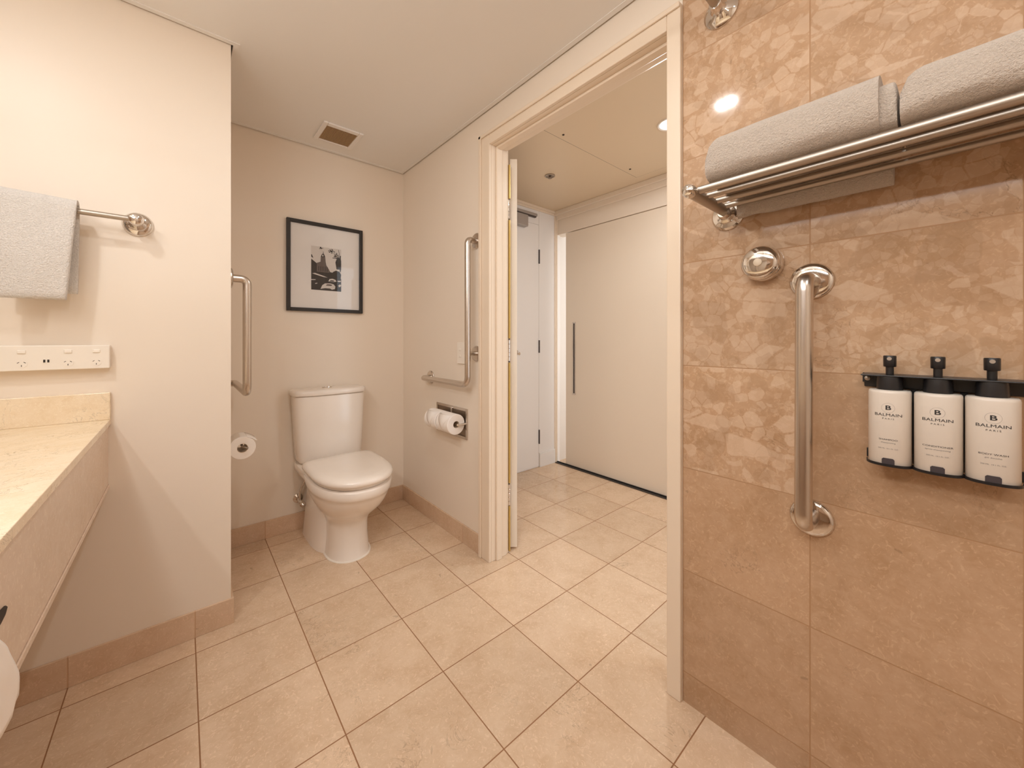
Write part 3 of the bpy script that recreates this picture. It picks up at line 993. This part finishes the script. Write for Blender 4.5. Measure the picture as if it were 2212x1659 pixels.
names = (('SHAMPOO', 'shampooing', 'shampoo', 'nearest the grab rail'), ('CONDITIONER', 'apres-shampooing', 'conditioner', 'in the middle of the black bracket'),
         ('BODY WASH', 'gel douche', 'body wash', 'at the right end of the black bracket'))
for i, (yc, (tx1, tx2, wd, where)) in enumerate(zip(YC, names)):
    t_ = thing('soap_bottle', 'white pump bottle of %s %s' % (wd, where), 'bottle', (-0.04, yc, BZ0), 'soap bottles in the shower')
    m = MB().rings([oval(yc, BZ0, .95, .95), oval(yc, BZ0 + 0.002, 1, 1), oval(yc, BZ1 - 0.006, 1, 1), oval(yc, BZ1 - 0.002, .985, .985), oval(yc, BZ1, .93, .93), oval(yc, BZ1 + 0.0008, .5, .5)])
    m.build('bottle', 'bottle', t_, edge=50)
    m = MB().lathe([(0, 0.0062), (0.016, 0.0062), (0.0165, 0.0092), (0.0175, 0.0098), (0.038, 0.0100), (0.0395, 0.0090)], (-0.040, yc, 1.0268), (0, 0, 1), 28)
    pump = m.build('pump', 'black', t_)
    MB().tube([(-0.048, yc, 1.0600), (-0.0512, yc, 1.0600)], 0.0036, 12).build('nozzle', 'rod', pump)
    xc_ = (DX0 + DX1) / 2
    hx_ = abs(DX1 - DX0) / 2

    def surf(y_, lift=0.00035):
        s_ = min(0.98, abs(y_) / HWB)
        return xc_ - hx_ * (1 - s_ ** 2.5) ** (1 / 2.5) - lift

    m = MB()

    def put(text, size, zc, mi=0, sx=1.0, dy=0.0, bold=0.0):
        vs, fs = font_mesh(text, size, bold)
        m.add([(surf(-(x * sx) - 0), yc - x * sx + dy, zc + z) for x, z, _ in vs], fs, mi)

    z_top = 0.9455
    put('B', 0.0125, z_top + 0.0155, 0, 1.30, bold=0.0002)
    nn = 40
    ring_ = []
    for rad in (0.0094, 0.00965):
        ring_.append([(surf(rad * math.cos(a)), yc + rad * math.cos(a), z_top + 0.0155 + rad * math.sin(a)) for a in [k * 2 * PI / nn for k in range(nn)]])
    m.rings(ring_, caps=(False, False), mi=1, smooth=False)
    m.build('emblem', ['ink', 'inkthin'], t_)
    m = MB()
    put('BALMAIN', 0.0080, z_top + 0.0012, 0, 1.20)
    put('P A R I S', 0.0042, z_top - 0.0065, 0, 1.15)
    m.build('brand_lettering', 'ink', t_)
    m = MB()
    put(tx1, 0.0044, 0.8965, 0, 1.30)
    put(tx2, 0.0034, 0.8905, 1, 1.30)
    put('300 ML  10.1 FL. OZ.', 0.0030, 0.8785, 1, 1.12)
    m.build('product_lettering', ['ink', 'inkthin'], t_)
    m = MB()
    wpts = [(-0.0092, 0), (0.0092, 0), (0.0092, 0.0105), (0.0075, 0.0128), (-0.0075, 0.0128), (-0.0092, 0.0105)]
    cols = 9
    vs, fs = [], []
    for c_ in range(cols):
        y_ = -0.0092 + 0.0184 * c_ / (cols - 1)
        ed = 0.0025 if c_ in (0, cols - 1) else 0
        vs += [(surf(y_, 0.0006), yc + y_, BZ0 + 0.0005), (surf(y_, 0.0006), yc + y_, BZ0 + 0.0135 - ed)]
    for c_ in range(cols - 1):
        fs.append((c_ * 2, c_ * 2 + 2, c_ * 2 + 3, c_ * 2 + 1))
    m.add(vs, fs)
    m.build('level_window', 'window', t_)

# ------------------------------------------------------------ hand towel bar on the partition
t_ = thing('towel_bar', 'chrome towel bar with round mount on the partition wall at left', 'towel bar', (-1.285, YL, 1.495))
BYY = YL - 0.072
MB().tube([(-1.283, BYY, 1.4945), (-1.885, BYY, 1.4945)], 0.0088, 20).build('bar', 'rod', t_)
for xm in (-1.282, -1.888):
    fl = MB().lathe([(0, 0.040), (0.004, 0.040), (0.011, 0.035), (0.016, 0.024), (0.016, 0.001)], (xm, YL - 0.0005, 1.4945), (0, -1, 0), 48).build('mount', 'chrome', t_)
    MB().lathe([(0.010, 0.024), (0.020, 0.021), (0.050, 0.0185), (0.080, 0.0190), (0.087, 0.0175), (0.091, 0.012), (0.092, 0.001)], (xm, YL - 0.0005, 1.4945), (0, -1, 0), 32).build('post', 'chrome', fl)


def draped(x0, x1, name, label):
    prof = []                                # (y offset from bar, z, thickness side) centre line front-bottom to back-bottom
    zf, zb_ = 1.2235, 1.247
    for k in range(15):
        z = zf + (1.4945 - zf) * k / 14
        prof.append((-0.0205 - 0.010 * math.sin(PI * k / 14) * 0.6 - 0.006 * (1 - k / 14), z))
    for k in range(1, 10):
        a = PI * k / 10
        prof.append((-0.0205 * math.cos(a), 1.4945 + 0.0245 * math.sin(a)))
    for k in range(13):
        z = 1.4945 + (zb_ - 1.4945) * k / 12
        prof.append((0.0205 + 0.004 * math.sin(PI * k / 12), z))
    th = 0.0075
    # outline of the thick sheet
    outer, inner = [], []
    for i, (y, z) in enumerate(prof):
        p0 = prof[max(0, i - 1)]
        p1 = prof[min(len(prof) - 1, i + 1)]
        dy, dz = p1[0] - p0[0], p1[1] - p0[1]
        l_ = math.hypot(dy, dz)
        ny, nz = -dz / l_, dy / l_
        outer.append((y + ny * th, z + nz * th))
        inner.append((y - ny * th, z - nz * th))
    e0 = [((outer[0][0] + inner[0][0]) / 2, outer[0][1] - 0.006)]
    e1 = [((outer[-1][0] + inner[-1][0]) / 2, outer[-1][1] - 0.006)]
    loop = e0 + outer + e1 + inner[::-1]
    rr = []
    NX = 26
    for i in range(NX + 1):
        u = i / NX
        ring = []
        for (y, z) in loop:
            low = max(0.0, min(1.0, (1.4945 - z) / 0.27))
            xx0 = x0 + 0.002 * low
            xx1 = x1 - (0.020 * low if y < 0 else 0.004 * low)
            e_ = 1 - 0.0 * u
            x = xx0 + (xx1 - xx0) * u
            wob = 0.0035 * noise.noise(Vector((x * 22, z * 9, y * 3))) + 0.0015 * math.sin(x * 60)
            edge_ = min(u, 1 - u) * NX
            shr = 0.45 if edge_ < 0.5 else 1.0
            yy = y
            if shr < 1:
                # pinch the very end so that the edge is soft
                cy_ = -0.0205 if y < 0 else 0.0205
                yy = y + (cy_ - y) * 0.25
            zz = z + (0.012 * (1 - u) if z > 1.49 else 0.012 * (1 - u) * max(0, (z - 1.3) / 0.19)) * 0.5
            ring.append((x, BYY + yy + wob * (0.3 + low), zz))
        rr.append(ring)
    m = MB().rings(rr)
    o = m.build(name, 'towel', None, edge=80)
    tag(o, label, 'towel')
    return o


draped(-1.556, -1.410, 'hand_towel', 'white terry hand towel folded over the chrome towel bar')

# ------------------------------------------------------------ power strip
t_ = thing('power_outlet_strip', 'long white power outlet strip with three sockets on the partition wall', 'power outlet', (-1.55, YL, 1.045))
PY = YL - 0.030
MB().box(-1.347, -1.86, YL, PY, 1.0065, 1.0815).build('body', 'white_plastic', t_, bevel=0.002)
socks = (-1.3765, -1.4372, -1.5288)
for x in socks:
    zc = 1.0275
    r = 0.0125
    pts = [(x + r * math.cos(a), zc + r * math.sin(a)) for a in [k * 2 * PI / 8 + PI / 8 for k in range(8)]]
    m = MB().rings([[(px, PY + 0.001, pz) for px, pz in pts], [(px, PY - 0.0009, pz) for px, pz in pts]], smooth=False)
    s_ = m.build('socket', 'white_plastic', t_)
    m = MB()
    for dx, dz, an in ((-0.0062, 0.0035, 0.62), (0.0062, 0.0035, -0.62), (0, -0.0060, PI / 2)):
        c_, n_ = math.cos(an), math.sin(an)
        q_ = [(-0.0025, -0.0007), (0.0025, -0.0007), (0.0025, 0.0007), (-0.0025, 0.0007)]
        m.rings([[(x + dx + a * c_ - b_ * n_, PY - 0.0005, zc + dz + a * n_ + b_ * c_) for a, b_ in q_],
                 [(x + dx + a * c_ - b_ * n_, PY - 0.0012, zc + dz + a * n_ + b_ * c_) for a, b_ in q_]], smooth=False)
    m.build('slots', 'slot', s_)
    MB().box(x - 0.0085, x + 0.0085, PY + 0.001, PY - 0.0030, 1.0575, 1.0680).build('rocker_switch', 'white_plastic', t_, bevel=0.0026, seg=3)
m = MB()
m.box(-1.4885, -1.4735, PY + 0.001, PY - 0.0007, 1.0275, 1.0410, 0)
for x in (-1.4850, -1.4770):
    m.box(x - 0.0021, x + 0.0021, PY - 0.0006, PY - 0.0013, 1.0300, 1.0385, 1)
m.build('usb_port', ['white_plastic', 'slot'], t_)

# ------------------------------------------------------------ vanity
VF = -1.347
t_ = thing('vanity_counter', 'cream marble vanity counter with deep marble apron at lower left', 'counter', (-1.6, -1.9, 0.8))
MB().box(XV, VF, YL, -3.30, 0.817, 0.8365).build('countertop', 'marble', t_, bevel=0.0015)
m = MB().box(VF - 0.006, VF - 0.030, YL, -3.30, 0.612, 0.810)
m.box(VF - 0.020, VF - 0.028, YL, -3.30, 0.810, 0.817)
m.box(VF - 0.003, VF - 0.006, YL, -3.30, 0.607, 0.619)
m.build('apron', 'apron', t_, bevel=0.001)
MB().box(XV, VF, YL, YL - 0.020, 0.8365, 0.9255).build('backsplash', 'marble', t_, bevel=0.0015)
MB().box(XV, XV + 0.02, YL - 0.02, -3.30, 0.8365, 0.9255).build('backsplash', 'marble', t_, bevel=0.0015)
MB().box(XV, VF - 0.03, -3.28, -3.30, 0, 0.817).build('end_panel', 'apron', t_)
t_ = thing('vanity_mirror', 'large frameless mirror on the wall over the vanity counter', 'mirror', (XV, -1.9, 1.5))
MB().box(XV, XV + 0.006, -0.75, -3.25, 0.95, 1.85).build('glass', 'chrome', t_)

t_ = thing('mirror_light', 'long white light box on the wall above the vanity mirror', 'wall light', (XV, -2.3, 1.925))  # unseen box added as a body for the fill strip
MB().box(XV, XV + 0.06, -1.53, -3.07, 1.875, 1.975).build('housing', 'white', t_, bevel=0.004)
MB().box(XV + 0.06, XV + 0.068, -1.545, -3.055, 1.885, 1.965).build('diffuser', 'lamp', t_)

# tissue slot and tissue in the apron
t_ = thing('tissue_slot', 'dark slot for tissues cut in the marble apron of the vanity', 'tissue holder', (VF, -1.70, 0.725))
pts = [(-1.600, .725), (-1.608, .731), (-1.625, .734), (-1.78, .734), (-1.79, .730), (-1.79, .720), (-1.78, .716), (-1.625, .716), (-1.608, .719)]
m = MB().rings([[(VF - 0.0065, y, z) for y, z in pts], [(VF - 0.0045, y, z) for y, z in pts]], smooth=False)
m.build('opening', 'slot', t_)
m = MB()
rr = []
for i in range(17):
    v_ = i / 16
    z = 0.726 - 0.142 * v_
    yl_ = -1.668 + 0.080 * v_ ** 0.7 - 0.012 * max(0, v_ - 0.85) / 0.15
    yr_ = -1.74 - 0.04 * v_
    x0_ = VF - 0.0035 + 0.0055 * math.sin(PI * min(1, v_ * 0.7)) + 0.001 * v_
    ring = []
    for j in range(21):
        u = j / 20
        y = yl_ + (yr_ - yl_) * u
        x = x0_ + 0.003 * math.sin(u * 9 + v_ * 2) * v_ + 0.002 * noise.noise(Vector((u * 6, v_ * 5, 2)))
        x = max(x, VF - 0.0042)
        zz = z - 0.008 * math.sin(u * 7) * v_ + (0.012 * v_ if u < 0.06 else 0)
        ring.append((x, y, zz))
    rr.append(ring)
m.rings(rr, closed=False)
o = m.build('tissue', 'paper', None, edge=80)
so = o.modifiers.new('thick', 'SOLIDIFY')
so.thickness = 0.0008
tag(o, 'white paper tissue hanging out of the slot in the vanity apron', 'tissue')

# ------------------------------------------------------------ switch and toilet paper
t_ = thing('light_switch', 'white light switch plate on the wall behind the L-shaped grab rail by the door', 'switch', (0, -0.7215, 1.025))
MB().box(0, -0.008, -0.688, -0.762, 0.967, 1.083).build('plate', 'white_plastic', t_, bevel=0.002)
for z in (1.045, 1.008):
    MB().box(-0.007, -0.0112, -0.708, -0.726, z - 0.006, z + 0.006).build('rocker_switch', 'white_plastic', t_, bevel=0.002)


def roll(yc0, yc1, x, z, r, name, label, group, folded, rc=0.019, tail=False):
    t_ = thing(name, label, 'toilet paper', (x, (yc0 + yc1) / 2, z), group)
    m = MB()
    n = 48

    def ring(rad, y):
        return [(x + rad * math.cos(a), y, z + rad * math.sin(a)) for a in [k * 2 * PI / n for k in range(n)]]
    m.rings([ring(rc, yc0), ring(r - 0.003, yc0), ring(r, yc0 - 0.003), ring(r, yc1 + 0.003), ring(r - 0.003, yc1), ring(rc, yc1), ring(rc, yc0)], caps=(False, False))
    m.build('paper', 'paper', t_)
    MB().rings([ring(rc, yc0 - 0.0008), ring(rc - 0.0015, yc0 - 0.0008), ring(rc - 0.0015, yc1 + 0.0008), ring(rc, yc1 + 0.0008)], caps=(False, False)).build('core', 'puck', t_)
    if folded:       # first sheet folded to a point
        m = MB()
        vs, fs = [], []
        N = 14
        for i in range(N + 1):
            a = math.radians(120 + 95 * i / N)
            u = i / N
            half = (yc1 - yc0) / 2 * (1 - u * 0.96)
            ym = (yc0 + yc1) / 2
            for s_ in (-1, 0, 1):
                rad = r + 0.0012 + 0.0012 * (s_ == 0)
                vs.append((x + rad * math.cos(a), ym + s_ * half, z + rad * math.sin(a)))
        for i in range(N):
            for j in range(2):
                fs.append((i * 3 + j, i * 3 + j + 1, (i + 1) * 3 + j + 1, (i + 1) * 3 + j))
        m.add(vs, fs, 0, True)
        o = m.build('folded_end', 'paper', t_)
        s2 = o.modifiers.new('thick', 'SOLIDIFY')
        s2.thickness = 0.0015
    if tail:
        m = MB()
        pts = []
        for k in range(13):
            a = math.radians(70 - 38 * k / 12)
            rad = r + 0.0008 + 0.006 * (k / 12) ** 2
            pts.append((x + rad * math.cos(a), z + rad * math.sin(a)))
        pts.append((pts[-1][0] + 0.007, pts[-1][1] - 0.004))
        m.rings([[(a, yc0, c_) for a, c_ in pts], [(a, yc1, c_) for a, c_ in pts]], closed=False)
        o = m.build('loose_end', 'paper', t_)
        s2 = o.modifiers.new('thick', 'SOLIDIFY')
        s2.thickness = 0.0012
    return t_


t_ = thing('toilet_paper_holder', 'square steel double toilet paper holder set in the wall below the grab rail', 'toilet paper holder', (0, -0.622, 0.643))
m = MB()
ty0, ty1, tz0, tz1, fw = -0.462, -0.782, 0.562, 0.727, 0.014
m.box(0, -0.007, ty0, ty0 - fw, tz0, tz1).box(0, -0.007, ty1 + fw, ty1, tz0, tz1)
m.box(0, -0.007, ty0 - fw, ty1 + fw, tz0, tz0 + fw).box(0, -0.007, ty0 - fw, ty1 + fw, tz1 - fw, tz1)
m.box(0, -0.006, -0.615, -0.632, tz0 + fw, tz1 - fw)
m.build('frame', 'steel', t_, bevel=0.001)
MB().box(0, -0.0015, ty0 - fw, ty1 + fw, tz0 + fw, tz1 - fw).build('recess', 'darksteel', t_)
RX, RZZ = -0.062, 0.650
m = MB().tube(bend([(-0.001, -0.776, RZZ), (RX, -0.776, RZZ), (RX, -0.630, RZZ)], 0.006), 0.006, 12)
m.tube([(RX, -0.776, RZZ), (RX, -0.505, RZZ)], 0.006, 12)
m.tube([(-0.001, -0.6375, RZZ + 0.066), (-0.012, -0.6375, RZZ + 0.066)], 0.007, 12)
m.build('spindle', 'chrome', t_)
roll(-0.512, -0.632, RX, RZZ, 0.0545, 'toilet_roll', 'white toilet roll in the recessed double holder, the one nearer the corner', 'toilet rolls in the double holder', True)
roll(-0.643, -0.763, RX, RZZ, 0.0545, 'toilet_roll', 'white toilet roll in the recessed double holder, the one nearer the door', 'toilet rolls in the double holder', True)

t_ = thing('toilet_paper_holder', 'chrome hook holder for a toilet roll behind the partition corner', 'toilet paper holder', (XL, -0.30, 0.612))
sx_ = XL + 0.062
flange((XL + 0.0005, -0.288, 0.628), (1, 0, 0), 0.022, 0.008, 'chrome', t_)
MB().tube(bend([(XL + 0.004, -0.288, 0.628), (sx_ - 0.004, -0.288, 0.628), (sx_ - 0.004, -0.440, 0.628), (sx_ + 0.016, -0.446, 0.618)], 0.01), 0.0045, 12).build('arm', 'darksteel', t_)
roll(-0.310, -0.418, sx_ - 0.002, 0.6165, 0.0505, 'toilet_roll', 'white toilet roll seen end-on at the partition corner with a loose sheet', None, False, rc=0.0205, tail=True)
